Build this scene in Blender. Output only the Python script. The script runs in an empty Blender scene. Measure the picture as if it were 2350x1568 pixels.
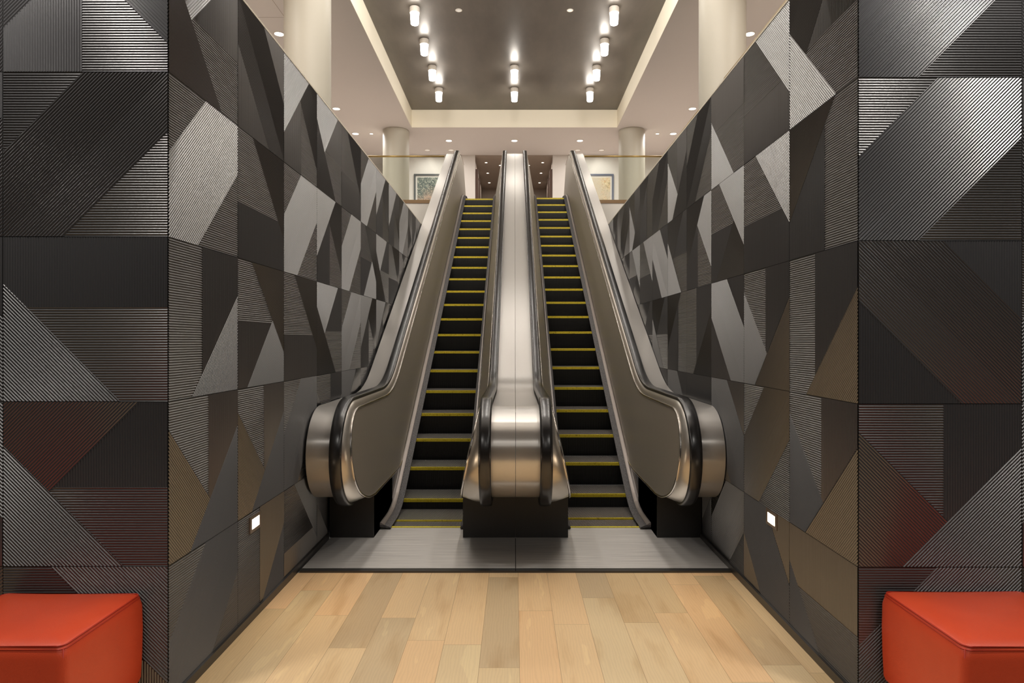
import bpy, math, random
from mathutils import Vector
sc = bpy.context.scene
COL = sc.collection
R_ = random.Random(7)
# ---------------------------------------------------------------- camera, world, exposure
H = 1.62                      # eye height
F = 1511.0                    # focal length in pixels of the 2350 px wide frame
cam_d = bpy.data.cameras.new('camera'); cam = bpy.data.objects.new('camera', cam_d); COL.objects.link(cam)
cam.location = (0, 0, H); cam.rotation_euler = (math.pi/2, 0, 0)
cam_d.sensor_fit = 'HORIZONTAL'; cam_d.sensor_width = 36.0; cam_d.lens = 36.0*F/2350.0
cam_d.shift_x = -5.5/2350.0; cam_d.shift_y = -1.0/2350.0; cam_d.clip_start = 0.02; cam_d.clip_end = 200
sc.camera = cam
w = bpy.data.worlds.new('world'); sc.world = w; w.use_nodes = True
w.node_tree.nodes['Background'].inputs[0].default_value = (1.0, 0.93, 0.85, 1)
w.node_tree.nodes['Background'].inputs[1].default_value = 0.05
vs = sc.view_settings
vs.view_transform = 'Standard'; vs.look = 'None'; vs.gamma = 1.0; vs.use_curve_mapping = False
vs.exposure = 0.0
sc.cycles.use_denoising = True
sc.cycles.max_bounces = 10; sc.cycles.diffuse_bounces = 6; sc.cycles.glossy_bounces = 6
sc.cycles.transparent_max_bounces = 12
sc.cycles.sample_clamp_indirect = 4.0; sc.cycles.sample_clamp_direct = 12.0
sc.cycles.caustics_reflective = False; sc.cycles.caustics_refractive = False

WARM = (1.0, 0.945, 0.88)
def lamp(name, kind, loc, energy, color=WARM, size=0.2, spread=math.pi, rot=(0, 0, 0)):
    d = bpy.data.lights.new(name, kind); d.energy = energy; d.color = color
    if kind == 'AREA':
        d.shape = 'DISK'; d.size = size; d.spread = spread
    elif kind == 'SPOT':
        d.shadow_soft_size = size; d.spot_size = spread; d.spot_blend = 0.6
    else:
        d.shadow_soft_size = size
    o = bpy.data.objects.new(name, d); COL.objects.link(o); o.location = loc; o.rotation_euler = rot
    return o
# ceiling lamps of the lobby the photograph is taken from (their fittings are overhead, outside the view)
LOBZ = 3.78
for (x, y, e) in ((-2.2, 2.3, 22), (2.2, 2.3, 22), (-4.4, 2.3, 18), (4.4, 2.3, 18),
                  (-1.6, 0.0, 22), (1.6, 0.0, 22), (0, -2.0, 22), (-3.0, -2.4, 8), (3.0, -2.4, 8)):
    lamp('lobby_lamp', 'AREA', (x, y, LOBZ - 0.03), e, size=0.2, spread=math.radians(150))
# unseen fill lamps added over the passage, spaced as if the cylinder rows continued
for y, e in ((11.75, 28), (10.35, 33), (8.95, 42), (7.55, 58), (6.15, 86), (4.75, 112)):
    for x in (-1.99, 0.0, 1.99):
        lamp('hall_fill_lamp', 'POINT', (x, y, 8.0), e, size=0.12)
# downlights of the upper hall ceiling nearer than the picture shows
for y in (4.8, 9.0):
    for x in (-4.71, 4.71):
        lamp('hall_downlight', 'AREA', (x, y, 7.74), 50, size=0.18, spread=math.radians(160))

# ---------------------------------------------------------------- materials
def srgb(r, g, b):
    f = lambda c: (c/255.0/12.92) if c/255.0 <= 0.04045 else ((c/255.0+0.055)/1.055)**2.4
    return (f(r), f(g), f(b), 1)
def mat(name, base, rough=0.5, metal=0.0, spec=0.5, aniso=0.0, tangent=None):
    m = bpy.data.materials.new(name); m.use_nodes = True
    b = m.node_tree.nodes['Principled BSDF']
    b.inputs['Base Color'].default_value = base; b.inputs['Roughness'].default_value = rough
    b.inputs['Metallic'].default_value = metal; b.inputs['Specular IOR Level'].default_value = spec
    if aniso:
        b.inputs['Anisotropic'].default_value = aniso
        c = m.node_tree.nodes.new('ShaderNodeCombineXYZ')
        for i in range(3): c.inputs[i].default_value = tangent[i]
        m.node_tree.links.new(c.outputs[0], b.inputs['Tangent'])
    return m
def N(m, kind): return m.node_tree.nodes.new(kind)
def L(m, a, b): m.node_tree.links.new(a, b)
def bsdf(m): return m.node_tree.nodes['Principled BSDF']
def coords(m, scale=(1, 1, 1), rot=(0, 0, 0)):
    g = N(m, 'ShaderNodeNewGeometry'); mp = N(m, 'ShaderNodeMapping')
    mp.inputs['Scale'].default_value = scale; mp.inputs['Rotation'].default_value = rot
    L(m, g.outputs['Position'], mp.inputs['Vector']); return mp.outputs['Vector']
def noise(m, vec, scale, detail=3.0, rough=0.55):
    n = N(m, 'ShaderNodeTexNoise'); n.inputs['Scale'].default_value = scale
    n.inputs['Detail'].default_value = detail; n.inputs['Roughness'].default_value = rough
    L(m, vec, n.inputs['Vector']); return n.outputs['Fac']
def ramp(m, fac, stops):
    r = N(m, 'ShaderNodeValToRGB'); e = r.color_ramp.elements
    while len(e) < len(stops): e.new(0.5)
    for i, (p, c) in enumerate(stops): e[i].position = p; e[i].color = c
    L(m, fac, r.inputs[0]); return r.outputs[0]
def maprange(m, fac, a, b):
    r = N(m, 'ShaderNodeMapRange'); r.inputs[3].default_value = a; r.inputs[4].default_value = b
    L(m, fac, r.inputs[0]); return r.outputs[0]
def bump(m, height, strength, dist):
    b = N(m, 'ShaderNodeBump'); b.inputs['Strength'].default_value = strength; b.inputs['Distance'].default_value = dist
    L(m, height, b.inputs['Height']); L(m, b.outputs[0], bsdf(m).inputs['Normal'])
def mix(m, fac, a, b, mode='MIX'):
    x = N(m, 'ShaderNodeMix'); x.data_type = 'RGBA'; x.blend_type = mode
    for s, v in ((0, fac), (6, a), (7, b)):
        if hasattr(v, 'is_output'): L(m, v, x.inputs[s])
        else: x.inputs[s].default_value = v
    return x.outputs[2]
def emit(name, color, strength):
    m = bpy.data.materials.new(name); m.use_nodes = True
    b = bsdf(m); b.inputs['Base Color'].default_value = (0.8, 0.78, 0.74, 1)
    b.inputs['Emission Color'].default_value = (*color, 1); b.inputs['Emission Strength'].default_value = strength
    return m

M = {}
# ribbed panels: anthracite satin metal paint
m = M['rib'] = mat('ribbed_panel', (0.052, 0.051, 0.053, 1), 0.31, 0.0, 0.5); bsdf(m).inputs['IOR'].default_value = 2.25
v = coords(m); f = noise(m, v, 1.3, 2.0)
L(m, maprange(m, f, 0.29, 0.34), bsdf(m).inputs['Roughness'])
M['back'] = mat('panel_backing', (0.010, 0.010, 0.010, 1), 0.7)
# wood planks run away from the camera
m = M['wood'] = mat('oak_planks', (0.6, 0.4, 0.2, 1), 0.42)
g = N(m, 'ShaderNodeNewGeometry'); sx = N(m, 'ShaderNodeSeparateXYZ'); L(m, g.outputs['Position'], sx.inputs[0])
def mth(op, a, b=0.0, c=0.0):
    x = N(m, 'ShaderNodeMath'); x.operation = op
    for i, q in enumerate((a, b, c)):
        if hasattr(q, 'is_output'): L(m, q, x.inputs[i])
        else: x.inputs[i].default_value = q
    return x.outputs[0]
def white(x, y):
    cb = N(m, 'ShaderNodeCombineXYZ'); L(m, x, cb.inputs[0])
    if y is not None: L(m, y, cb.inputs[1])
    wn = N(m, 'ShaderNodeTexWhiteNoise'); wn.noise_dimensions = '2D'; L(m, cb.outputs[0], wn.inputs['Vector']); return wn.outputs['Value']
PW, PL = 0.2015, 1.25                                  # plank width and length
rx = mth('DIVIDE', mth('ADD', sx.outputs[0], 10*PW-0.026), PW); row = mth('FLOOR', rx)
ry = mth('ADD', mth('DIVIDE', sx.outputs[1], PL), mth('MULTIPLY', white(row, None), 7.0)); col = mth('FLOOR', ry)
pid = white(row, col)
ex = mth('MULTIPLY', mth('MINIMUM', mth('FRACT', rx), mth('SUBTRACT', 1.0, mth('FRACT', rx))), PW)
ey = mth('MULTIPLY', mth('MINIMUM', mth('FRACT', ry), mth('SUBTRACT', 1.0, mth('FRACT', ry))), PL)
gap = mth('LESS_THAN', mth('MINIMUM', ex, ey), 0.0010)
plank = ramp(m, pid, [(0.0, srgb(244, 204, 154)), (0.22, srgb(250, 208, 158)), (0.45, srgb(246, 212, 164)), (0.62, srgb(240, 214, 170)), (0.78, srgb(232, 200, 152)), (0.90, srgb(218, 190, 150)), (1.0, srgb(224, 198, 158))])
cx = N(m, 'ShaderNodeCombineXYZ')
L(m, mth('MULTIPLY', sx.outputs[0], 9.0), cx.inputs[0]); L(m, mth('MULTIPLY', sx.outputs[1], 1.6), cx.inputs[1]); L(m, mth('MULTIPLY', pid, 37.0), cx.inputs[2])
f1 = noise(m, cx.outputs[0], 1.0, 3.0, 0.5)
wv = N(m, 'ShaderNodeTexWave'); wv.inputs['Scale'].default_value = 2.2; wv.inputs['Distortion'].default_value = 9
wv.inputs['Detail'].default_value = 3; wv.inputs['Detail Scale'].default_value = 1.2; L(m, cx.outputs[0], wv.inputs['Vector'])
grain = ramp(m, wv.outputs[1], [(0.0, (0.86, 0.84, 0.82, 1)), (0.6, (1, 1, 1, 1)), (1.0, (1.04, 1.04, 1.03, 1))])
tone = ramp(m, f1, [(0.25, (0.84, 0.77, 0.68, 1)), (0.45, (1, 0.99, 0.97, 1)), (0.635, (1.0, 1.0, 0.99, 1)), (0.65, (1.08, 1.10, 1.08, 1)), (1.0, (1.10, 1.12, 1.10, 1))])
c = mix(m, 1.0, plank, tone, 'MULTIPLY'); c = mix(m, 0.30, c, grain, 'MULTIPLY'); c = mix(m, mth('MULTIPLY', gap, 0.75), c, srgb(150, 112, 74))
L(m, c, bsdf(m).inputs['Base Color'])
# plaster / paint
M['white'] = mat('white_paint', srgb(207, 202, 197), 0.75); M['fascia'] = mat('lightened_fascia_white', srgb(246, 240, 230), 0.7)  # fascia: lighter copy of the white, making up for little light there
M['ceil'] = mat('ceiling_paint', srgb(216, 211, 209), 0.8)
m = M['cream'] = mat('cream_paint', srgb(244, 236, 216), 0.6)
m = M['column'] = mat('column_cream_lacquer', srgb(178, 172, 158), 0.5)
M['lobby'] = mat('lobby_wall_paint', srgb(74, 66, 60), 0.8)
m = M['dark'] = mat('bronze_ceiling_paint', srgb(104, 95, 86), 0.34, 0.25)
v = coords(m, (1.0, 0.35, 1)); f = noise(m, v, 2.5, 5.0, 0.65)
L(m, maprange(m, f, 0.24, 0.46), bsdf(m).inputs['Roughness'])
L(m, ramp(m, f, [(0.3, srgb(92, 86, 79)), (0.7, srgb(112, 105, 97))]), bsdf(m).inputs['Base Color'])
M['unseenfloor'] = mat('dark_unseen_floor', srgb(96, 90, 86), 0.9)  # invented dark surface for the unseen lobby floor, keeps brown reflections off the panels
M['carpet'] = mat('upper_floor_carpet', srgb(205, 194, 184), 0.8)
M['corridor'] = mat('corridor_paint', srgb(156, 142, 130), 0.8)
M['door'] = mat('dark_wood_door', srgb(88, 62, 48), 0.5)
M['brown'] = mat('bronze_strip', srgb(126, 102, 74), 0.42, 0.55)
M['brass'] = mat('brass_rail', srgb(176, 150, 96), 0.32, 0.9)
# metals
def steel(name, base, rough, aniso, scale, amt, metal=1.0):
    m = mat(name, base, rough, metal, 0.5, aniso, (1, 0, 0) if aniso else None)
    v = coords(m, scale); f = noise(m, v, 1.0, 4.0, 0.7)
    L(m, maprange(m, f, rough-amt, rough+amt), bsdf(m).inputs['Roughness'])
    if metal < 0.7:
        L(m, ramp(m, f, [(0.25, tuple(c*0.975 for c in base[:3])+(1,)), (0.75, base)]), bsdf(m).inputs['Base Color'])
    return m
M['steel'] = steel('brushed_steel', (0.76, 0.73, 0.69, 1), 0.29, 0.8, (1.0, 420, 420), 0.03, 0.62)
M['panel'] = steel('balustrade_steel', (0.50, 0.46, 0.395, 1), 0.46, 0.0, (2, 30, 30), 0.04, 0.8)
M['track'] = mat('satin_steel_band', (0.66, 0.62, 0.56, 1), 0.30, 0.9)
M['chrome'] = mat('polished_trim', (0.74, 0.70, 0.66, 1), 0.16, 1.0)
M['holder'] = mat('satin_brush_holder', (0.40, 0.36, 0.34, 1), 0.42, 0.9)
m = M['plate'] = mat('floor_plate_metal', (0.46, 0.44, 0.42, 1), 0.42, 0.55, 0.5, 0.5, (0, 1, 0))
v = coords(m, (1.5, 90, 1)); f = noise(m, v, 1.0, 5.0, 0.7)
L(m, maprange(m, f, 0.30, 0.52), bsdf(m).inputs['Roughness'])
L(m, ramp(m, f, [(0.3, (0.52, 0.50, 0.48, 1)), (0.72, (0.90, 0.87, 0.83, 1))]), bsdf(m).inputs['Base Color'])
M['edge'] = mat('plate_border', (0.09, 0.085, 0.08, 1), 0.4, 0.7)
M['black'] = mat('black_cladding', (0.012, 0.011, 0.010, 1), 0.38)
M['skirt'] = mat('black_gloss_skirt', (0.020, 0.018, 0.017, 1), 0.12)
M['rubber'] = mat('black_handrail_rubber', (0.014, 0.013, 0.013, 1), 0.25, 0.0, 0.5); bsdf(M['rubber']).inputs['IOR'].default_value = 1.8
m = M['brush'] = mat('grey_brush_bristles', (0.10, 0.095, 0.095, 1), 0.8)
v = coords(m, (40, 260, 260)); f = noise(m, v, 1.0, 2.0)
L(m, ramp(m, f, [(0.3, (0.035, 0.033, 0.034, 1)), (0.7, (0.20, 0.19, 0.19, 1))]), bsdf(m).inputs['Base Color'])
M['tread'] = mat('grooved_step_metal', (0.44, 0.41, 0.38, 1), 0.42, 0.7)
M['riser'] = mat('black_step_riser', (0.010, 0.010, 0.009, 1), 0.5)
m = M['yellow'] = mat('yellow_step_edge', srgb(205, 184, 34), 0.5)
v = coords(m, (60, 60, 60)); f = noise(m, v, 1.0, 3.0)
L(m, ramp(m, f, [(0.30, srgb(160, 138, 34)), (0.40, srgb(240, 220, 62)), (0.8, srgb(248, 232, 88))]), bsdf(m).inputs['Base Color'])
# leather
m = M['leather'] = mat('red_leather', srgb(214, 62, 26), 0.36, 0.0, 0.5)
v = coords(m); f = noise(m, v, 3.0, 3.0)
L(m, ramp(m, f, [(0.3, srgb(222, 78, 44)), (0.7, srgb(232, 86, 50))]), bsdf(m).inputs['Base Color'])
vo = N(m, 'ShaderNodeTexVoronoi'); vo.inputs['Scale'].default_value = 420; L(m, v, vo.inputs['Vector'])
f2 = noise(m, v, 7.0, 2.0)
ad = N(m, 'ShaderNodeMath'); ad.operation = 'MULTIPLY_ADD'; L(m, f2, ad.inputs[0]); ad.inputs[1].default_value = 4.0; L(m, vo.outputs[0], ad.inputs[2])
bump(m, ad.outputs[0], 0.16, 0.005)
M['stitch'] = mat('red_leather_seam', srgb(186, 46, 22), 0.45)
# lamps, glass
M['lampglass'] = emit('lit_frosted_glass', (1.0, 0.94, 0.86), 24.0)
M['lampcap'] = mat('white_lamp_cap', srgb(214, 206, 196), 0.5)
M['lens'] = emit('lit_downlight_lens', (1.0, 0.90, 0.78), 6.0)
M['lensdim'] = emit('dim_downlight_lens', (1.0, 0.90, 0.78), 0.35)
M['lenssoft'] = emit('soft_downlight_lens', (1.0, 0.86, 0.70), 0.9)
M['steplens'] = emit('lit_step_light_lens', (1.0, 0.80, 0.58), 9.0)
M['stepframe'] = mat('step_light_frame', (0.50, 0.40, 0.33, 1), 0.35, 0.9)
m = M['glass'] = bpy.data.materials.new('clear_glass'); m.use_nodes = True
nt = m.node_tree; nt.nodes.remove(nt.nodes['Principled BSDF'])
tr = nt.nodes.new('ShaderNodeBsdfTransparent'); tr.inputs[0].default_value = (0.955, 0.985, 0.97, 1)
gl = nt.nodes.new('ShaderNodeBsdfGlossy'); gl.inputs['Roughness'].default_value = 0.02
fr = nt.nodes.new('ShaderNodeFresnel'); fr.inputs[0].default_value = 1.45
mx = nt.nodes.new('ShaderNodeMixShader'); out = nt.nodes['Material Output']
geo = nt.nodes.new('ShaderNodeNewGeometry'); ml = nt.nodes.new('ShaderNodeMath'); ml.operation = 'MULTIPLY'; iv = nt.nodes.new('ShaderNodeMath'); iv.operation = 'SUBTRACT'; iv.inputs[0].default_value = 1.0
nt.links.new(geo.outputs['Backfacing'], iv.inputs[1]); nt.links.new(fr.outputs[0], ml.inputs[0]); nt.links.new(iv.outputs[0], ml.inputs[1])   # only the face met first reflects
nt.links.new(ml.outputs[0], mx.inputs[0]); nt.links.new(tr.outputs[0], mx.inputs[1]); nt.links.new(gl.outputs[0], mx.inputs[2]); nt.links.new(mx.outputs[0], out.inputs[0])

# ---------------------------------------------------------------- mesh helpers
class MB:
    def __init__(s): s.v = []; s.f = []; s.mi = []; s.sm = []
    def face(s, idx, mi=0, smooth=False): s.f.append(tuple(idx)); s.mi.append(mi); s.sm.append(smooth)
    def box(s, x0, x1, y0, y1, z0, z1, mi=0):
        b = len(s.v)
        s.v += [(x0, y0, z0), (x1, y0, z0), (x1, y1, z0), (x0, y1, z0), (x0, y0, z1), (x1, y0, z1), (x1, y1, z1), (x0, y1, z1)]
        for q in ((0, 3, 2, 1), (4, 5, 6, 7), (0, 1, 5, 4), (1, 2, 6, 5), (2, 3, 7, 6), (3, 0, 4, 7)):
            s.face([b+i for i in q], mi)
        return s
    def lathe(s, prof, n=40, c=(0, 0, 0), mi=0, smooth=True):
        """prof: (r, z) rings from first to last; closed where r = 0"""
        rings = []
        for (r, z) in prof:
            b = len(s.v)
            if r < 1e-6: s.v.append((c[0], c[1], c[2]+z)); rings.append([b]*n)
            else:
                s.v += [(c[0]+r*math.cos(2*math.pi*i/n), c[1]+r*math.sin(2*math.pi*i/n), c[2]+z) for i in range(n)]
                rings.append([b+i for i in range(n)])
        for a, b in zip(rings, rings[1:]):
            for i in range(n):
                j = (i+1) % n; q = []
                for k in (a[i], a[j], b[j], b[i]):
                    if k not in q: q.append(k)
                if len(q) > 2: s.face(q, mi, smooth)
        return s
    def loft(s, rows, closed=False, mi=0, smooth=True, caps=False):
        """rows of equal length of 3D points"""
        n = len(rows[0]); b = len(s.v)
        for r in rows: s.v += [tuple(p) for p in r]
        for i in range(len(rows)-1):
            for j in range(n if closed else n-1):
                k = (j+1) % n
                s.face((b+i*n+j, b+i*n+k, b+(i+1)*n+k, b+(i+1)*n+j), mi, smooth)
        if caps:
            s.face([b+j for j in range(n)][::-1], mi); s.face([b+(len(rows)-1)*n+j for j in range(n)], mi)
        return s
    def tube(s, pts, r, n=8, mi=0, caps=True):
        pts = [Vector(p) for p in pts]; rows = []; up = Vector((1, 0, 0))
        for i, p in enumerate(pts):
            t = (pts[min(i+1, len(pts)-1)]-pts[max(i-1, 0)]).normalized()
            a = up-t*up.dot(t)
            if a.length < 1e-3: a = Vector((0, 1, 0))-t*t.y
            a.normalize(); b = t.cross(a)
            rows.append([p+a*r*math.cos(2*math.pi*k/n)+b*r*math.sin(2*math.pi*k/n) for k in range(n)])
        return s.loft(rows, True, mi, True, caps)
    def sweep(s, path, section, x0=0.0, sg=1, mi=0, smooth=True, caps=True):
        """section (a, n): a across (X = x0 + sg*a), n along the outward normal of the (y, z) path"""
        rows = []
        for i, (y, z) in enumerate(path):
            ya, za = path[max(i-1, 0)]; yb, zb = path[min(i+1, len(path)-1)]
            l = math.hypot(yb-ya, zb-za) or 1; ny, nz = -(zb-za)/l, (yb-ya)/l
            rows.append([(x0+sg*a, y+ny*q, z+nz*q) for (a, q) in section])
        return s.loft(rows, True, mi, smooth, caps)
    def build(s, name, mats, parent=None, loc=None, sharp=None):
        me = bpy.data.meshes.new(name); me.from_pydata(s.v, [], s.f)
        for k in (mats if isinstance(mats, (list, tuple)) else [mats]): me.materials.append(k)
        me.polygons.foreach_set('material_index', s.mi); me.polygons.foreach_set('use_smooth', s.sm); me.update()
        o = bpy.data.objects.new(name, me); COL.objects.link(o)
        if sharp is not None: me.set_sharp_from_angle(angle=math.radians(sharp))
        if parent: o.parent = parent
        if loc: o.location = loc
        return o
def tag(o, label=None, cat=None, group=None, kind=None):
    if label: o['label'] = label
    if cat: o['category'] = cat
    if group: o['group'] = group
    if kind: o['kind'] = kind
    return o
def struct(o, label, cat): return tag(o, label, cat, kind='structure')
def empty(name, loc, label, cat, group=None):
    o = bpy.data.objects.new(name, None); COL.objects.link(o); o.location = loc; o.empty_display_size = 0.1
    return tag(o, label, cat, group)
def copy_tree(o, parent=None):
    c = o.copy(); COL.objects.link(c); c.parent = parent
    for ch in [q for q in bpy.data.objects if q.parent == o]: copy_tree(ch, c)
    return c

# ---------------------------------------------------------------- ribbed panel tiles
T = 0.73; PITCH = 1.0/63; SEG = 8; AMP = 0.0037
BASE = {
 'A': [([(0, 0), (.485, 0), (0, .485)], 'H'), ([(.485, 0), (1, 0), (1, .365), (.365, 1), (0, 1), (0, .485)], 'S'), ([(1, .365), (1, 1), (.365, 1)], 'H')],
 'C': [([(1, .285), (1, 1), (.285, 1)], 'S'), ([(0, 0), (.43, 0), (.43, .855), (.285, 1), (0, 1)], 'H'), ([(.43, 0), (1, 0), (1, .285), (.43, .855)], 'V')],
 'E': [([(0, 0), (.52, 0), (.52, .692), (0, .172)], 'H'), ([(.52, 0), (1, 0), (1, .266), (.547, .719), (.52, .692)], 'V'),
       ([(1, .266), (1, 1), (.266, 1)], 'S'), ([(0, .172), (.547, .719), (.266, 1), (0, 1)], 'B')]}
TURN = {'H': 'V', 'V': 'H', 'S': 'B', 'B': 'S'}
NRM = {'H': (0, 1), 'V': (1, 0), 'S': (math.sqrt(.5), math.sqrt(.5)), 'B': (math.sqrt(.5), -math.sqrt(.5))}
def tile_facets(code):
    base, rot = code[0], int(code[1:])//90
    out = []
    for poly, d in BASE[base]:
        for _ in range(rot):
            poly = [(1-y, x) for x, y in poly]; d = TURN[d]
        out.append((poly, d))
    return out
def clip(poly, n, d, keep_greater):
    out = []; m = len(poly)
    for i in range(m):
        a, b = poly[i], poly[(i+1) % m]
        da = a[0]*n[0]+a[1]*n[1]-d; db = b[0]*n[0]+b[1]*n[1]-d
        if not keep_greater: da, db = -da, -db
        if da >= -1e-9: out.append(a)
        if (da > 1e-9 and db < -1e-9) or (da < -1e-9 and db > 1e-9):
            t = da/(da-db); out.append((a[0]+(b[0]-a[0])*t, a[1]+(b[1]-a[1])*t))
    return out
def add_tile(mb, code, place, tmin=0.0, tmax=1.0):
    """place(s, t, h) -> world point; s to the right and t downwards as seen from the room"""
    g = 0.0022
    for poly, d in tile_facets(code):
        n = NRM[d]
        for nn, dd, kg in (((1, 0), g, True), ((1, 0), 1-g, False), ((0, 1), max(g, tmin), True), ((0, 1), min(1-g, tmax), False)):
            poly = clip(poly, nn, dd, kg) if len(poly) > 2 else poly
        if len(poly) < 3: continue
        pr = [p[0]*n[0]+p[1]*n[1] for p in poly]
        st = PITCH/SEG; j0 = math.floor(min(pr)/st); j1 = math.ceil(max(pr)/st); key = {}
        def vid(p):
            k = (round(p[0], 5), round(p[1], 5))
            if k not in key:
                h = AMP*(0.5+0.5*math.cos(2*math.pi*(p[0]*n[0]+p[1]*n[1])/PITCH))
                key[k] = len(mb.v); mb.v.append(place(p[0], p[1], h))
            return key[k]
        rest = poly
        for j in range(j0, j1):
            if len(rest) < 3: break
            strip = clip(rest, n, (j+1)*st, False); rest = clip(rest, n, (j+1)*st, True)
            ids = []
            for p in strip:
                i = vid(p)
                if i not in ids: ids.append(i)
            if len(ids) > 2: mb.face(ids, 0, True)
XL, XR = -1.534, 1.538            # faces of the two passage walls
YL, YR = 2.9166, 2.945            # their near corners
TOPL, TOPR = 3.542, 3.529         # top of the five tile rows
YEND = 14.9
ROWS_L = [['E90', 'A90', 'E180', 'E90', 'C270', 'A0', 'E180', 'E180', 'A0', 'E0'],
          ['A0', 'C270', 'A0', 'E180', 'A0', 'E270', 'E90', 'C270', 'C270', 'A0'],
          ['C0', 'E270', 'C270', 'E90', 'A0', 'E180', 'E180', 'C0', 'E90', 'A0'],
          ['E0', 'E0', 'A0', 'E0', 'E180', 'C0', 'A0', 'E90', 'C0', 'A0'],
          ['A0', 'C0', 'C270', 'A90', 'E0', 'A0', 'C90', 'E90', 'A0', 'C0']]
ROWS_R = [['E90', 'C270', 'C90', 'A0', 'E0', 'A0', 'C180', 'E0', 'A0', 'C180'],
          ['C180', 'C270', 'E270', 'E180', 'E90', 'A90', 'C270', 'E270', 'A0', 'E90'],
          ['C0', 'E0', 'A90', 'C0', 'C180', 'E90', 'E90', 'C180', 'A90', 'C0'],
          ['E0', 'A0', 'A90', 'C90', 'A90', 'E0', 'C0', 'A0', 'E90', 'C270'],
          ['C90', 'A90', 'A0', 'E0', 'C90', 'A90', 'C270', 'A0', 'E0', 'C0']]
SPARE = ['A0', 'C0', 'E0', 'A90', 'C270', 'E90', 'E180', 'C90', 'E270', 'C180']
FRONT_L = [['E180', 'A0', 'C90', 'E90', 'C270'], ['C0', 'E0', 'A90', 'C270', 'A0'], ['A0', 'E90', 'C0', 'A90', 'E0'], ['E270', 'A90', 'E0', 'C90', 'C0'],
           ['C90', 'A0', 'E90', 'E0', 'A90'], ['A0', 'C0', 'E180', 'A90', 'E0']]
FRONT_R = [['A0', 'A0', 'A90', 'E0', 'A0'], ['E0', 'C90', 'A0', 'E180', 'C0'], ['A90', 'E0', 'C270', 'A0', 'E90'], ['C0', 'A90', 'E90', 'C180', 'A0'],
           ['A0', 'E270', 'C0', 'E90', 'A90'], ['E90', 'A0', 'A90', 'C0', 'E0']]
def side_wall(name, side):
    mb = MB(); X, Y0, top, rows = (XL, YL, TOPL, ROWS_L) if side < 0 else (XR, YR, TOPR, ROWS_R)
    sg = 1 if side < 0 else -1                      # outward into the passage
    ncol = 17
    for r in range(5):
        tmax = 1.0 if r < 4 else (top-4*T)/T
        zr = top-r*T
        for c in range(ncol):
            y0 = Y0+c*T
            if y0+T > YEND: continue
            code = rows[r][c] if c < len(rows[r]) else SPARE[(3*c+5*r+(side > 0)*4) % 10]
            if side < 0: pl = lambda s, t, h, y0=y0, zr=zr: (X+h, y0+s*T, zr-t*T)
            else: pl = lambda s, t, h, y0=y0, zr=zr: (X-h, y0+(1-s)*T, zr-t*T)
            add_tile(mb, code, pl, 0, tmax)
    xa, xb = sorted((X-sg*0.0006, X-sg*0.16))
    mb.box(xa, xb, Y0+0.0006, YEND, 0.0, top, 1)
    return mb.build(name, [M['rib'], M['back']])
struct(side_wall('wall_left', -1), 'charcoal wall of ribbed angular panels left of the escalators', 'wall')
struct(side_wall('wall_right', 1), 'charcoal wall of ribbed angular panels right of the escalators', 'wall')
def front_wall(name, side):
    mb = MB(); X, Y, top, cols = (XL, YL, TOPL, FRONT_L) if side < 0 else (XR, YR, TOPR, FRONT_R)
    for c, rows in enumerate(cols):
        for r in range(5):
            zr = top-r*T; tmax = 1.0 if r < 4 else (top-4*T)/T
            if side < 0: pl = lambda s, t, h, c=c, zr=zr: (X-(c+1-s)*T, Y-h, zr-t*T)
            else: pl = lambda s, t, h, c=c, zr=zr: (X+(c+s)*T, Y-h, zr-t*T)
            add_tile(mb, rows[r], pl, 0, tmax)
    wd = len(cols)*T
    xa, xb = (X-wd, X-0.162) if side < 0 else (X+0.162, X+wd)
    mb.box(xa, xb, Y+0.0006, Y+0.16, 0, top, 1)
    xa, xb = (X-0.162, X-0.0006) if side < 0 else (X+0.0006, X+0.162)
    mb.box(xa, xb, Y+0.0003, Y+0.0005, 0, top, 1)
    return mb.build(name, [M['rib'], M['back']])
struct(front_wall('wall_front_left', -1), 'charcoal ribbed panel wall facing the lobby behind the left red ottoman', 'wall')
struct(front_wall('wall_front_right', 1), 'charcoal ribbed panel wall facing the lobby behind the right red ottoman', 'wall')
# caps and baseboards of the passage walls
for side, X, Y0, top in ((-1, XL, YL, TOPL), (1, XR, YR, TOPR)):
    xa, xb = sorted((X+side*0.16, X-side*0.004))
    struct(MB().box(xa, xb, Y0, YEND, top+0.0005, top+0.012).build('trim_1' if side < 0 else 'trim_2', M['cream']),
           'thin cream cap strip along the top of the %s panel wall' % ('left' if side < 0 else 'right'), 'trim')
    xa, xb = sorted((X-side*0.006, X-side*0.020))
    struct(MB().box(xa, xb, Y0-0.02, 5.385, 0.0, 0.045).build('baseboard_left' if side < 0 else 'baseboard_right', M['edge']),
           'dark metal skirting along the foot of the %s panel wall' % ('left' if side < 0 else 'right'), 'baseboard')

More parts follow.
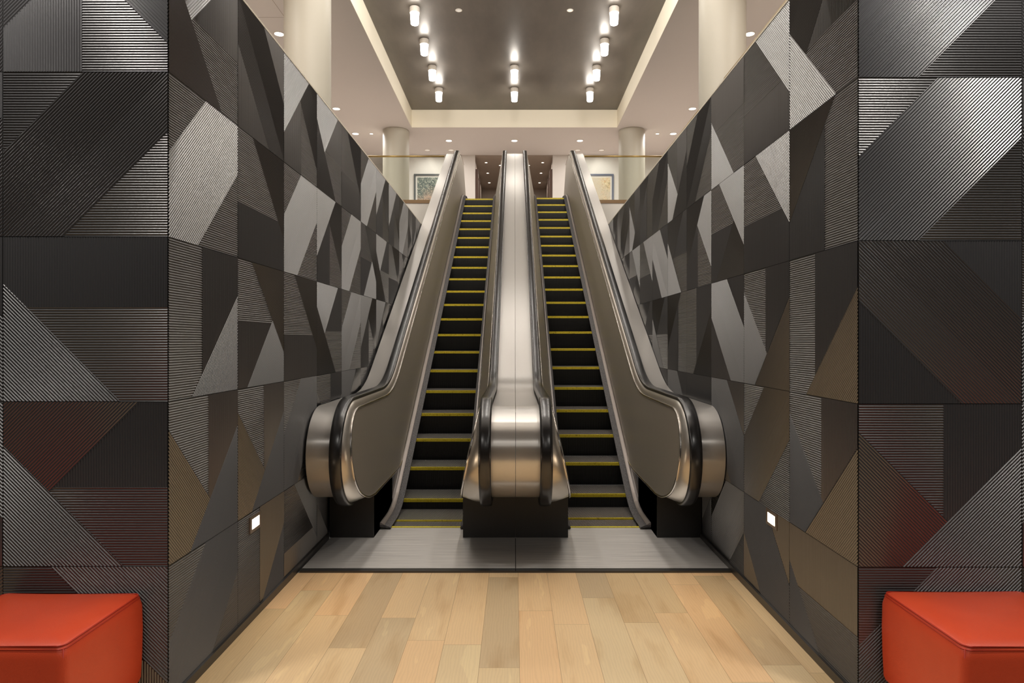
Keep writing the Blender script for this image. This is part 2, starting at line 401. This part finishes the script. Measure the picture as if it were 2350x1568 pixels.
# ---------------------------------------------------------------- shell of lobby and upper hall
ZUP = 4.82; CZ = H+6.15; DZ = H+6.66; XC = 2.96; YC2 = 18.95; YSLAB = 14.97; YB = 21.76; XO = 9.0
struct(MB().box(-6.0, 6.0, 1.95, 4.60, -0.10, 0.0).build('floor', M['wood']), 'light oak plank floor of the lobby', 'floor')
struct(MB().box(-6.0, 6.0, -6.0, 1.949, -0.10, 0.0).build('floor_lobby', M['unseenfloor']), 'unseen lobby floor, made dark to cut reflections in the panels', 'floor')
mb = MB()
mb.box(-6.0, 6.0, -6.2, -6.0, 0, LOBZ); struct(mb.build('wall_lobby_back', M['lobby']), 'dark wall behind the camera', 'wall')
struct(MB().box(-6.2, -6.0, -6.2, 2.9, 0, LOBZ).build('wall_lobby_left', M['lobby']), 'dark wall at the far left of the lobby', 'wall')
struct(MB().box(6.0, 6.2, -6.2, 2.9, 0, LOBZ).build('wall_lobby_right', M['lobby']), 'dark wall at the far right of the lobby', 'wall')
struct(MB().box(-6.2, 6.2, -6.2, 3.2, LOBZ, LOBZ+0.15).build('ceiling_lobby', M['lobby']), 'low dark ceiling over the lobby', 'ceiling')
mb = MB(); mb.box(-XO, XO, 3.2, 3.35, 3.62, DZ+0.2)
struct(mb.build('wall_bulkhead', M['white']), 'white wall above the passage mouth', 'wall')
mb = MB(); mb.box(-XO-.15, -XO, 3.2, 23.0, 0, DZ+.2); struct(mb.build('wall_outer_left', M['white']), 'white outer wall of the upper hall, left', 'wall')
mb = MB(); mb.box(XO, XO+.15, 3.2, 23.0, 0, DZ+.2); struct(mb.build('wall_outer_right', M['white']), 'white outer wall of the upper hall, right', 'wall')
# ceiling with its long recessed coffer
mb = MB()
mb.box(-XO, -XC, 3.35, 22.95, CZ, CZ+0.12); mb.box(XC, XO, 3.35, 22.95, CZ, CZ+0.12); mb.box(-XC, XC, YC2, 26.5, CZ, CZ+0.12)
struct(mb.build('ceiling', M['ceil']), 'pale ceiling around the dark recess', 'ceiling')
mb = MB(); e = 0.06
q = .004; mb.box(-XC-e, -XC+q, 3.4, YC2-q, CZ+.0006, DZ-.002); mb.box(XC-q, XC+e, 3.4, YC2-q, CZ+.0006, DZ-.002); mb.box(-XC-e, XC+e, YC2-q, YC2+e, CZ+.0006, DZ-.002)
struct(mb.build('trim_3', M['cream']), 'cream sides of the recess in the ceiling', 'trim')
struct(MB().box(-XC, XC, 3.4, YC2, DZ, DZ+0.05).build('ceiling_recess', M['dark']), 'dark bronze ceiling inside the recess', 'ceiling')
# joints in the ceiling boards, upper left and right
mb = MB()
mb.box(-4.365, -4.357, 3.5, 12.5, CZ-.0012, CZ+.001); mb.box(-8.0, -3.9, 12.496, 12.504, CZ-.0012, CZ+.001)
struct(mb.build('trim_4', M['corridor']), 'fine joints between the ceiling boards', 'trim')
# upper floor
mb = MB()
mb.box(-XO, XO, YSLAB, 27.5, ZUP-0.35, ZUP); mb.box(-XO, -3.05, 3.4, YSLAB, ZUP-.35, ZUP); mb.box(3.05, XO, 3.4, YSLAB, ZUP-.35, ZUP)
struct(mb.build('floor_upper', M['carpet']), 'floor of the upper level', 'floor')
struct(MB().box(-3.05, 3.05, YSLAB-0.04, YSLAB-0.001, 0, ZUP-0.078).build('wall_landing', M['fascia']), 'white wall under the upper floor edge', 'wall')
for nm, x0, x1, sd in (('trim_5', -3.05, -1.56, 'left'), ('trim_6', 1.58, 3.05, 'right')):
    struct(MB().box(x0, x1, YSLAB-0.055, YSLAB-0.0005, ZUP-0.077, ZUP+0.002).build(nm, M['brown']), 'bronze strip on the upper floor edge, %s of the escalators' % sd, 'trim')
# back wall with the corridor
CX0, CX1, CYE = -1.30, 1.265, 26.4
mb = MB(); mb.box(-4.25, CX0, YB, YB+.2, ZUP, CZ); mb.box(CX1, XO, YB, YB+.2, ZUP, CZ)
struct(mb.build('wall_back', M['white']), 'white wall at the back of the upper hall around the corridor mouth', 'wall')
struct(MB().box(-XO, -4.25, 22.8, 23.0, ZUP, CZ).build('wall_recess', M['white']), 'white wall set further back at far left of the upper hall', 'wall')
struct(MB().box(CX0-.15, CX0, YB+.2, CYE, ZUP, CZ).build('wall_corridor_left', M['corridor']), 'brown left wall of the corridor', 'wall')
struct(MB().box(CX1, CX1+.15, YB+.2, CYE, ZUP, CZ).build('wall_corridor_right', M['corridor']), 'brown right wall of the corridor', 'wall')
struct(MB().box(CX0-.15, CX1+.15, CYE, CYE+.15, ZUP, CZ).build('wall_corridor_end', M['corridor']), 'brown end wall of the corridor', 'wall')
struct(MB().box(CX0, CX1, YB+.02, CYE, CZ-.06, CZ-.001).build('ceiling_corridor', M['corridor']), 'brown ceiling of the corridor', 'ceiling')
for nm, x, sd in (('door_1', CX0, 1), ('door_2', CX1, -1)):
    mb = MB(); xa, xb = sorted((x+sd*.001, x+sd*.09))
    mb.box(xa, xb, YB+.25, YB+.45, ZUP, ZUP+2.55); xa, xb = sorted((x+sd*.001, x+sd*.05)); mb.box(xa, xb, YB+.45, YB+1.5, ZUP, ZUP+2.45, 1); xa, xb = sorted((x+sd*.001, x+sd*.09)); mb.box(xa, xb, YB+1.5, YB+1.62, ZUP, ZUP+2.55)
    struct(mb.build(nm, [M['door'], M['corridor']]), 'dark framed doorway in the corridor wall, %s side' % ('left' if sd > 0 else 'right'), 'door')

# ---------------------------------------------------------------- columns
for nm, x, y, lab in (('round_column', -3.45, 10.99, 'tall round cream column rising behind the left panel wall'), ('round_column', 3.47, 10.99, 'tall round cream column rising behind the right panel wall'),
                      ('round_column', -3.46, 19.25, 'distant round cream column beside the left picture'), ('round_column', 3.43, 19.25, 'distant round cream column beside the right picture')):
    mb = MB(); hgt = CZ-ZUP-0.001
    mb.lathe([(0, 0.001), (.38, 0.001), (.38, hgt-.02), (.372, hgt-.018), (.372, hgt), (0, hgt)], 64, smooth=True)
    tag(mb.build(nm, M['column'], None, (x, y, ZUP), 40), lab, 'column', 'round columns of the upper hall')

# ---------------------------------------------------------------- ceiling lights
def pendant():
    r = empty('ceiling_light', (0, 0, 0), '', 'light', 'frosted cylinder lights in the dark recess')
    MB().lathe([(0, 0), (.094, 0), (.100, -.006), (.100, -.105), (.096, -.112), (.0, -.112)], 40).build('metal_cap', M['lampcap'], r, None, 35)
    MB().lathe([(0, -.1125), (.088, -.1125), (.078, -.325), (.070, -.338), (.05, -.343), (0, -.344)], 40).build('glass_shade', M['lampglass'], r, None, 50)
    return r
P0 = pendant(); first = True
YROW = (13.14, 14.54, 15.95, 17.35)
RN = ('nearest the viewer', 'second from the viewer', 'third from the viewer', 'fourth and farthest from the viewer')
spots = [(-1.99, i, 'left') for i in range(4)]+[(1.99, i, 'right') for i in range(4)]+[(0.0, 2, 'middle'), (0.0, 3, 'middle')]
for x, i, sd in spots:
    o = P0 if first else copy_tree(P0); first = False
    o.location = (x, YROW[i], DZ-.0005)
    if sd == 'middle': o['label'] = 'lit frosted cylinder ceiling light, %s of the two in the middle row' % ('nearer' if i == 2 else 'farther')
    else: o['label'] = 'lit frosted cylinder ceiling light in the %s row, %s' % (sd, RN[i])
def downlight(lens, r=.115):
    o = empty('downlight', (0, 0, 0), '', 'light', 'round recessed downlights')
    MB().lathe([(r*.80, -.0005), (r, -.0005), (r*.99, -.006), (r*.80, -.008), (r*.80, -.0005)], 32).build('trim_ring', M['lampcap'], o)
    MB().lathe([(0, -.003), (r*.795, -.003), (r*.795, -.0005), (0, -.0005)], 32, smooth=False).build('lens', lens, o)
    return o
DL = {'lit': downlight(M['lens']), 'small': downlight(M['lens'], .06), 'dim': downlight(M['lensdim'], .105), 'cor': downlight(M['lens'], .055), 'plate': downlight(M['lensdim'], .068), 'glow': downlight(M['lenssoft'], .068)}
used = set()
def put_down(kind, x, y, z, label, energy=0, group=None):
    o = DL[kind] if kind not in used else copy_tree(DL[kind]); used.add(kind)
    o.location = (x, y, z); o['label'] = label
    if group: o['group'] = group
    if energy: lamp('downlight_beam', 'AREA', (x, y, z-.02), energy, size=.16, spread=math.radians(165))
E0 = 46
for sd, s in (('left', -1), ('right', 1)):
    put_down('lit', s*4.71, 13.18, CZ, 'lit round downlight at the edge of the %s near column, highest in view' % sd, E0)
    put_down('lit', s*4.71, 17.42, CZ, 'lit round downlight just past the %s near column above the panel wall' % sd, E0)
    put_down('lit', s*4.71, 19.52, CZ, 'lit round downlight between the %s panel wall and a small spot' % sd, E0)
    put_down('small', s*4.24, 19.52, CZ, 'tiny bright spotlight beside the far column on the %s' % sd, 20)
    put_down('lit', s*2.01, 20.2, CZ, 'lit round downlight above the outer handrail peak on the %s' % sd, 22)
    put_down('dim', s*2.80, 21.2, CZ, 'dim round downlight above the picture on the %s' % sd, 8)
    put_down('dim', s*2.04, 21.2, CZ, 'dim round downlight half hidden by the top of the %s outer balustrade' % sd, 4)
put_down('lit', 0.0, 20.2, CZ, 'lit round downlight in line above the middle balustrade', 22)
put_down('plate', -1.12, 13.25, DZ, 'dim round fitting flush in the dark recess, left of centre')
put_down('glow', 1.12, 13.25, DZ, 'lit round fitting flush in the dark recess, right of centre')
DL_names = ('nearest', 'second', 'farthest')
for sd, s in (('left', -1), ('right', 1)):
    for i, y in enumerate((22.45, 23.85, 25.3)):
        put_down('cor', s*.965, y, CZ-.061, 'small lit spotlight in the corridor ceiling, %s outer row, %s' % (sd, DL_names[i]), 5, 'spotlights in the corridor ceiling')
    for i, y in enumerate((22.8, 24.2)):
        put_down('cor', s*.49, y, CZ-.061, 'small lit spotlight in the corridor ceiling, %s inner row, %s' % (sd, ('nearer', 'farther')[i]), 0, 'spotlights in the corridor ceiling')

# ---------------------------------------------------------------- glass railings of the upper floor
def railing(sd):
    s = -1 if sd == 'left' else 1; r = empty('glass_railing', (s*2.5, YSLAB+.08, ZUP), 'clear glass railing with brass top rail on the upper floor, %s of the escalators' % sd, 'railing', 'glass railings of the upper floor')
    def W(mb, nm, m): 
        o = mb.build(nm, m, r); o.location = (-r.location.x, -r.location.y, -r.location.z); return o
    x0, x1 = sorted((s*1.60, s*3.39)); y = YSLAB+.08; z1 = H+4.243
    W(MB().box(x0, x1, y-.006, y+.006, ZUP+.001, z1-.03), 'glass_pane', M['glass'])
    W(MB().tube([(x0, y, z1-.02), (x1, y, z1-.02)], .021, 12), 'top_rail', M['brass'])
    for (ya, yb) in ((11.40, y-.03), (5.0, 10.58)):
        W(MB().box(s*3.385-.006, s*3.385+.006, ya, yb, ZUP+.001, z1-.03), 'glass_pane', M['glass'])
        W(MB().tube([(s*3.385, ya, z1-.02), (s*3.385, yb+(.03 if ya > 11 else 0), z1-.02)], .021, 12), 'top_rail', M['brass'])
railing('left'); railing('right')

# ---------------------------------------------------------------- pictures on the back wall
def art_mat(name, kind):
    m = mat(name, (0.5, 0.5, 0.5, 1), 0.6)
    g = N(m, 'ShaderNodeNewGeometry'); mp = N(m, 'ShaderNodeMapping'); mp.inputs['Scale'].default_value = (1, 0.01, 1); L(m, g.outputs['Position'], mp.inputs[0])
    vo = N(m, 'ShaderNodeTexVoronoi'); vo.inputs['Scale'].default_value = 42; L(m, mp.outputs[0], vo.inputs['Vector'])
    sp = N(m, 'ShaderNodeSeparateColor'); L(m, vo.outputs['Color'], sp.inputs[0])
    f = noise(m, mp.outputs[0], 2.2, 3.0)
    if kind:
        a = ramp(m, sp.outputs[0], [(0.0, srgb(58, 66, 66)), (0.6, srgb(92, 104, 100)), (1.0, srgb(168, 168, 152))])
        b = ramp(m, sp.outputs[0], [(0.0, srgb(112, 98, 88)), (0.5, srgb(160, 142, 126)), (1.0, srgb(190, 150, 126))])
        s3 = N(m, 'ShaderNodeSeparateXYZ'); L(m, g.outputs['Position'], s3.inputs[0])
        h = N(m, 'ShaderNodeMath'); h.operation = 'MULTIPLY_ADD'; L(m, f, h.inputs[0]); h.inputs[1].default_value = 0.9; L(m, s3.outputs[2], h.inputs[2])
        L(m, mix(m, ramp(m, maprange(m, h.outputs[0], 0, 1), [(0.0, (0, 0, 0, 1)), (1, (1, 1, 1, 1))]), b, a), bsdf(m).inputs['Base Color'])
        mr = [n for n in m.node_tree.nodes if n.type == 'MAP_RANGE'][0]; mr.inputs[1].default_value = 6.78; mr.inputs[2].default_value = 7.1
    else:
        a = ramp(m, sp.outputs[0], [(0.0, srgb(150, 134, 104)), (0.4, srgb(196, 178, 140)), (0.8, srgb(214, 200, 168)), (1.0, srgb(196, 128, 70))])
        L(m, mix(m, ramp(m, f, [(0.35, (0, 0, 0, 1)), (0.65, (1, 1, 1, 1))]), a, srgb(188, 176, 158)), bsdf(m).inputs['Base Color'])
    return m
def picture(x0, x1, kind, fcol, label):
    z0, z1 = ZUP+.75, H+5.515; y = YB; cxp = (x0+x1)/2
    r = empty('framed_picture', (cxp, y, z0), label, 'picture', 'framed pictures on the back wall')
    hw = (x1-x0)/2; hh = z1-z0; b = .055; mb = MB()
    for (xa, xb, za, zb) in ((-hw, hw, 0, b), (-hw, hw, hh-b, hh), (-hw, -hw+b, b, hh-b), (hw-b, hw, b, hh-b)): mb.box(xa, xb, -.045, -.001, za, zb)
    mb.build('frame', mat('picture_frame', fcol, 0.35, 0.4), r)
    MB().box(-hw+b, hw-b, -.018, -.002, b, hh-b).build('mount', M['white'], r)
    q = b+.055
    MB().box(-hw+q, hw-q, -.024, -.0185, q, hh-q).build('artwork', art_mat('artwork_%d' % kind, kind), r)
picture(-3.315, -2.10, 1, srgb(74, 78, 80), 'dark framed picture in green and rose flecks on the back wall, left')
picture(2.06, 3.275, 0, srgb(92, 98, 116), 'slate framed picture of sandy flecks on the back wall, right')

# ---------------------------------------------------------------- escalators
X0 = 0.009; SL = 0.5777; YC_, ZC_, RN_ = 5.11, 0.77, 0.42; HOFF = 0.958; ZTOP = H+4.305; YTE = 15.75
def fillet(P, d1, d2, r, n=9):
    """arc between two directions meeting at P"""
    d1 = Vector(d1).normalized(); d2 = Vector(d2).normalized(); ang = d1.angle(d2); t = r*math.tan(ang/2)
    a = Vector(P)-d1*t; cr = d1.x*d2.y-d1.y*d2.x; s = 1 if cr > 0 else -1
    c = a+Vector((-d1.y, d1.x))*r*s; out = []
    for i in range(n):
        th = ang*i/(n-1)*s; v = a-c
        out.append((c.x+v.x*math.cos(th)-v.y*math.sin(th), c.y+v.x*math.sin(th)+v.y*math.cos(th)))
    return out
def line(a, b, n): return [(a[0]+(b[0]-a[0])*i/n, a[1]+(b[1]-a[1])*i/n) for i in range(n)]
def nose_line(y): return 1.0595+SL*(y-7.99)
def esc_path(off):
    """side profile of the balustrade at a depth `off` below the handrail surface"""
    R = RN_-off; zt = ZC_+R; cosI = 1/math.sqrt(1+SL*SL)
    zinc = lambda y: nose_line(y)+HOFF-off/cosI
    y1 = 7.99+(zt-1.0595-HOFF+off/cosI)/SL; zt2 = ZTOP-off; y2 = 7.99+(zt2-1.0595-HOFF+off/cosI)/SL
    p = line((5.43, ZC_-R), (YC_, ZC_-R), 4)
    p += [(YC_-R*math.sin(math.pi*i/28), ZC_-R*math.cos(math.pi*i/28)) for i in range(28)]
    f1 = fillet((y1, zt), (1, 0), (1, SL), 1.35+off); f2 = fillet((y2, zt2), (1, SL), (1, 0), 0.8-off)
    p += line((YC_, zt), f1[0], 4)+f1[:-1]+line(f1[-1], f2[0], 12)+f2[:-1]+line(f2[-1], (YTE, zt2), 4)
    p += [(YTE+R*math.sin(math.pi*i/14), zt2-R+R*math.cos(math.pi*i/14)) for i in range(15)]
    return p
def interp(p, y):
    for (a, b) in zip(p, p[1:]):
        if a[0] <= y <= b[0] and b[0] > a[0]: return a[1]+(b[1]-a[1])*(y-a[0])/(b[0]-a[0])
    return p[-1][1] if y > p[-1][0] else p[0][1]
PO = 0.088; PIN = esc_path(PO); RP = RN_-PO
UP = PIN[4+14:]                                       # front tip -> top -> upper end
UP = [p for i, p in enumerate(UP) if i < len(UP)-14]
LOWF = fillet((6.78, .36), (1, 0), (1, SL), 1.2); LOWT = fillet((14.60, 4.88), (1, SL), (1, 0), 0.7)
LOW = [(5.28, .376), (5.42, .362)]+LOWF+line(LOWF[-1], LOWT[0], 14)[1:]+LOWT+[(YTE, 4.88)]
YF = 4.98
def zU(y): return interp(UP, y)
def zL(y):
    if y < YF: return ZC_-math.sqrt(max(0, RP*RP-(y-YC_)**2))
    if y < 5.28:
        a = ZC_-math.sqrt(RP*RP-(YF-YC_)**2); t = (y-YF)/(5.28-YF); return a*(1-t)+.376*t-.012*4*t*(1-t)
    return interp(LOW, y)
NOSE = [(5.2, .004), (5.6, .004)]+fillet((6.163, .004), (1, 0), (1, SL), 0.95)
NT = fillet((7.99+(ZUP-1.0595)/SL, ZUP), (1, SL), (1, 0), 0.8); NOSE = NOSE+line(NOSE[-1], NT[0], 10)[1:]+NT+[(15.2, ZUP)]
def nose(y): return interp(NOSE, y)
HAND_SEC = [(-.045, -.020), (-.0435, -.009), (-.037, -.003), (-.022, 0), (0, .0008), (.022, 0), (.037, -.003), (.0435, -.009), (.045, -.020), (.043, -.031), (.035, -.036), (-.035, -.036), (-.043, -.031)]

SW = 0.36
def cleats(n, depth, w0=-SW, w1=SW):
    """toothed profile across the step"""
    out = []; p = (w1-w0)/n
    for i in range(n):
        x = w0+i*p
        out += [(x, -depth), (x+p*.30, -depth), (x+p*.36, 0), (x+p*.90, 0), (x+p*.96, -depth)]
    return out
def step_mesh():
    mb = MB(); pr = cleats(72, .009)
    mb.loft([[(x, y, h) for x, h in pr] for y in (0.0, .398)], mi=0, smooth=False)
    for i in range(len(mb.f)): mb.mi[i] = 0 if i % 5 == 2 else 1
    mb.loft([[(x, -h-.001+cv, z) for x, h in pr] for z, cv in ((-.235, .030), (-.18, .014), (-.12, .005), (-.06, .001), (0.0, 0.0))][::-1], mi=1, smooth=False)
    return mb
def yellow_mesh():
    mb = MB(); pr = cleats(72, .006)
    mb.loft([[(x, y, h+.0012) for x, h in pr] for y in (-.003, .022)], smooth=False)
    mb.loft([[(x, -h-.004, z) for x, h in pr] for z in (.0012, -.030)], smooth=False)
    return mb
STEP_ME = None; YEL_ME = None
def escalator(sg, dy, label):
    global STEP_ME, YEL_ME
    sd = 'left' if sg < 0 else 'right'
    r = empty('escalator', (X0+sg*.79, 5.69, 0), label, 'escalator', 'pair of escalators')
    ox, oy = r.location.x, r.location.y
    def put(mb, nm, m, sharp=None, parent=None):
        mb.v = [(x-ox, y-oy, z) for x, y, z in mb.v]
        return mb.build(nm, m, parent or r, None, sharp)
    P0_ = esc_path(0.0); PD = esc_path(0.068); PT = esc_path(0.030)
    for inner in (True, False):
        hc = .222 if inner else 1.292                 # handrail centre
        io = 1 if inner else -1                       # direction from handrail towards the steps
        he = hc+io*.043
        xt = .274 if inner else 1.222                 # panel at its top
        xb = .430 if inner else 1.158                 # panel at its foot
        # handrail
        put(MB().sweep(P0_, [(hc+a, n) for a, n in HAND_SEC], X0, sg, caps=True), 'handrail', M['rubber'], 60)
        # deck between handrail and centre line / wall
        da, db = (.0015, .179) if inner else (1.335, 1.518)
        k0 = next(i for i, p in enumerate(PD) if i > 4 and p[1] > 0.42)
        sec = [(da, 0), (db, 0), (db, -.02), (da, -.02)]
        put(MB().sweep(PD[k0:-10], sec, X0, sg, smooth=True), 'centre_deck' if inner else 'outer_deck', M['steel'], 30)
        # black newel base with its rounded underside
        mb = MB(); mb.sweep(PD[:k0+1], [(da, -.001), (he, -.001), (he, -.03), (da, -.03)] if inner else [(he, -.001), (db, -.001), (db, -.03), (he, -.03)], X0, sg)
        ba, bb = (.0002, .430) if inner else (1.158, 1.520)
        xa, xc = sorted((X0+sg*ba, X0+sg*bb))
        put(mb, 'newel_underside', M['black'])
        put(MB().box(xa, xc, 5.385, 6.2, .0125, .362), 'newel_base', M['black']); put(MB().box(xa, xc, 15.02, YTE, ZUP+.001, ZUP+.055), 'upper_base', M['black'])
        # slanted side panel
        ys = [YC_-RP*math.cos(math.pi/2*i/10) for i in range(1, 10)]+[YC_+.19*i/4 for i in range(5)]
        y = 5.42
        while y < YTE: ys.append(y); y += .12 if (y < 7.6 or y > 13.6) else .6
        ys.append(YTE)
        def pt(y, z):
            lo = .36 if y < 5.42 else zL(y); hi = zU(max(y, YC_)); t = min(1, max(0, (z-lo)/(hi-lo)))
            return (X0+sg*(xb+(xt-xb)*t), y, z)
        mb = MB(); tip = pt(YC_-RP, ZC_); rows = [[tip]*7]
        for y in ys:
            a, b = zL(y), zU(y); rows.append([pt(y, a+(b-a)*i/6) for i in range(7)])
        mb.loft(rows, smooth=True); pan = put(mb, 'side_panel', M['panel'])
        # steel band between handrail and side panel
        mb = MB(); rows = []
        for j in range(2, len(PT)-14):
            a, b = PT[j], PIN[j]
            if j < 18: b = (b[0], zL(b[0]))
            c = pt(b[0], b[1]); h = X0+sg*he
            rows.append([(h, a[0], a[1])]+[(h+(c[0]-h)*t, a[0]+(b[0]-a[0])*u, a[1]+(b[1]-a[1])*u) for t, u in ((.30, .16), (.62, .45), (.86, .76))]+[c])
        put(mb.loft(rows, smooth=True), 'handrail_track', M['track'])
        # polished bead round the panel
        lo = [pt(y, zL(y)) for y in ys][::-1]; hi = [pt(y, zU(y)) for y in ys]
        put(MB().tube(lo+[tip]+hi, .0105, 8), 'panel_bead', M['chrome'], None, pan)
        # skirt beside the steps
        mb = MB(); rows = []; y = 5.39
        yy = []
        while y < 14.93: yy.append(y); y += .15
        for y in yy:
            z0 = max(.0125 if y < 5.70 else -.05, nose(y)-.36); z1 = zL(y)+.002
            rows.append([(X0+sg*xb, y, z0), (X0+sg*xb, y, z1), (X0+sg*(xb-io*.012), y, z1), (X0+sg*(xb-io*.012), y, z0)])
        put(mb.loft(rows, True, caps=True, smooth=False), 'skirt', M['skirt'])
        # brush and its bright holder
        tipd = .042 if inner else .092
        def bz(y): return nose(y)+.03
        yb = [5.62+.12*i for i in range(8)]+[6.7+.6*i for i in range(13)]+[14.3, 14.6, 14.85]
        fan = lambda y: 1.0
        bp = [(y, bz(y)) for y in yb]
        put(MB().sweep(bp, [(xb+io*.001, .014), (xb+io*tipd*.55, .012), (xb+io*tipd, -.006), (xb+io*tipd, -.014), (xb+io*.001, -.004)], X0, sg, smooth=False), 'skirt_brush', M['brush'])
        put(MB().sweep(bp, [(xb+io*.001, .034), (xb+io*.012, .034), (xb+io*tipd*.40, .018), (xb+io*tipd*.40, .013), (xb+io*.001, .013)], X0, sg, smooth=False), 'brush_holder', M['holder'])
    # steps
    for k in range(-6, 17):
        y = 7.99+dy+.4*k
        if k == -6: z = -.004
        else: z = nose(y)
        if STEP_ME is None:
            s = step_mesh().build('step', [M['tread'], M['riser']], r); STEP_ME = s.data
            q = yellow_mesh().build('yellow_edge', M['yellow'], s); YEL_ME = q.data
        else:
            s = bpy.data.objects.new('step', STEP_ME); COL.objects.link(s); s.parent = r
            q = bpy.data.objects.new('yellow_edge', YEL_ME); COL.objects.link(q); q.parent = s
        s.location = (X0+sg*.794-ox, y-oy, z)
        if k == -6: s.location.y = 5.735-oy; s.scale.y = (y+.4-5.735)/.4
    # comb at the foot
    mb = MB(); xa, xb_ = sorted((X0+sg*.432, X0+sg*1.156))
    mb.box(xa, xb_, 5.668, 5.70, .0055, .0165)
    put(mb, 'comb', M['yellow'])
    return r
escalator(-1, -.062, 'left escalator with black steps edged in yellow between steel balustrades')
escalator(1, 0.0, 'right escalator with black steps edged in yellow between steel balustrades')
# landing plates
for sd, s in (('left', -1), ('right', 1)):
    r = empty('landing_plate', (X0+s*.77, 5.1, 0), 'brushed metal floor plate at the foot of the %s escalator' % sd, 'floor plate', 'escalator floor plates')
    a, b = sorted((s*.003-s*.77, (1.512 if s < 0 else 1.508)*s-s*.77))
    MB().box(a, b, -.44, .568, -.02, .012).build('plate', M['plate'], r)
    MB().box(a, b, -.498, -.4405, -.02, .011).build('border', M['edge'], r)
    if s > 0: MB().box(-.77-.0028, -.77+.0028, -.44, .28, -.02, .0095).build('joint_strip', M['edge'], r)

# ---------------------------------------------------------------- step lights in the panel walls
for sd, X, s, y, z in (('left', XL, 1, 3.882, .552), ('right', XR, -1, 3.920, .560)):
    r = empty('wall_light', (X, y, z), 'small glowing rectangular step light low in the %s panel wall' % sd, 'light', 'step lights in the passage walls')
    hw, hh, b = .081, .047, .018; mb = MB(); x0, x1 = sorted((0, s*.010))
    for (ya, yb, za, zb) in ((-hw, hw, -hh, -hh+b), (-hw, hw, hh-b, hh), (-hw, -hw+b*1.4, -hh+b, hh-b), (hw-b*1.4, hw, -hh+b, hh-b)): mb.box(x0, x1, ya, yb, za, zb)
    mb.build('bezel', M['stepframe'], r); x0, x1 = sorted((0, s*.007))
    MB().box(x0, x1, -hw+b*1.4, hw-b*1.4, -hh+b, hh-b).build('lens', M['steplens'], r)
    lamp('step_light_beam', 'AREA', (X+s*.02, y, z), 1.2, (1.0, .78, .55), .09, math.radians(150), (0, s*math.radians(-70), 0))

# ---------------------------------------------------------------- red leather ottomans
def ottoman(x0, x1, y0, y1, z0, z1, label):
    cx_, cy_ = (x0+x1)/2, (y0+y1)/2; hx, hy = (x1-x0)/2, (y1-y0)/2; h = z1-z0
    r = empty('ottoman', (cx_, cy_, 0), label, 'ottoman', 'red leather ottomans against the panel walls')
    mb = MB(); n = 14; rad = .030
    def rr(hx, hy, rad, k=6):
        out = []
        for (sx_, sy_, a0) in ((1, 1, 0), (-1, 1, 90), (-1, -1, 180), (1, -1, 270)):
            for i in range(k+1):
                a = math.radians(a0+90*i/k); out.append((sx_*(hx-rad)+rad*math.cos(a), sy_*(hy-rad)+rad*math.sin(a)))
        return out
    rows = []
    prof = [(-.02, 0.0), (-.006, .004), (0, .02), (.004, h*.3), (.006, h*.6), (.004, h*.85), (.001, h-.045), (-.006, h-.02), (-.012, h-.014), (-.022, h-.008), (-.05, h+.002), (-.09, h+.008), (-.14, h+.012), (-.2, h+.014)]
    for d, z in prof: rows.append([(x, y, z0+z) for x, y in rr(hx+d, hy+d, max(.012, rad+d*.5 if d > -.05 else .03))])
    mb.loft(rows, True, smooth=True, caps=True); cu = mb.build('cushion', M['leather'], r, None, 50)
    for dz, dd in ((-.013, -.008), (-.024, -.0035)):
        loop = [(x, y, z0+h+dz) for x, y in rr(hx+dd, hy+dd, rad)]; loop.append(loop[0])
        MB().tube(loop, .0032 if dz > -.02 else .0018, 6, caps=False).build('seam', M['stitch'], cu)
    for (sx_, sy_) in ((1, -1), (-1, -1)):
        MB().tube([(sx_*(hx-.008), sy_*(hy-.008), z0+.02), (sx_*(hx-.004), sy_*(hy-.004), z0+h*.5), (sx_*(hx-.0085), sy_*(hy-.0085), z0+h-.02)], .0022, 6).build('seam', M['stitch'], cu)
    for (sx_, sy_) in ((1, 1), (-1, 1), (-1, -1), (1, -1)):
        MB().lathe([(0, 0.0005), (.02, .0005), (.026, z0+.004), (0, z0+.004)], 16, (sx_*(hx-.09), sy_*(hy-.09), 0)).build('leg', M['black'], r)
    return r
ottoman(-2.25, -1.632, 2.385, 2.90, .13, .522, 'red leather ottoman against the left panel wall')
ottoman(1.622, 2.25, 2.375, 2.915, .13, .525, 'red leather ottoman against the right panel wall')
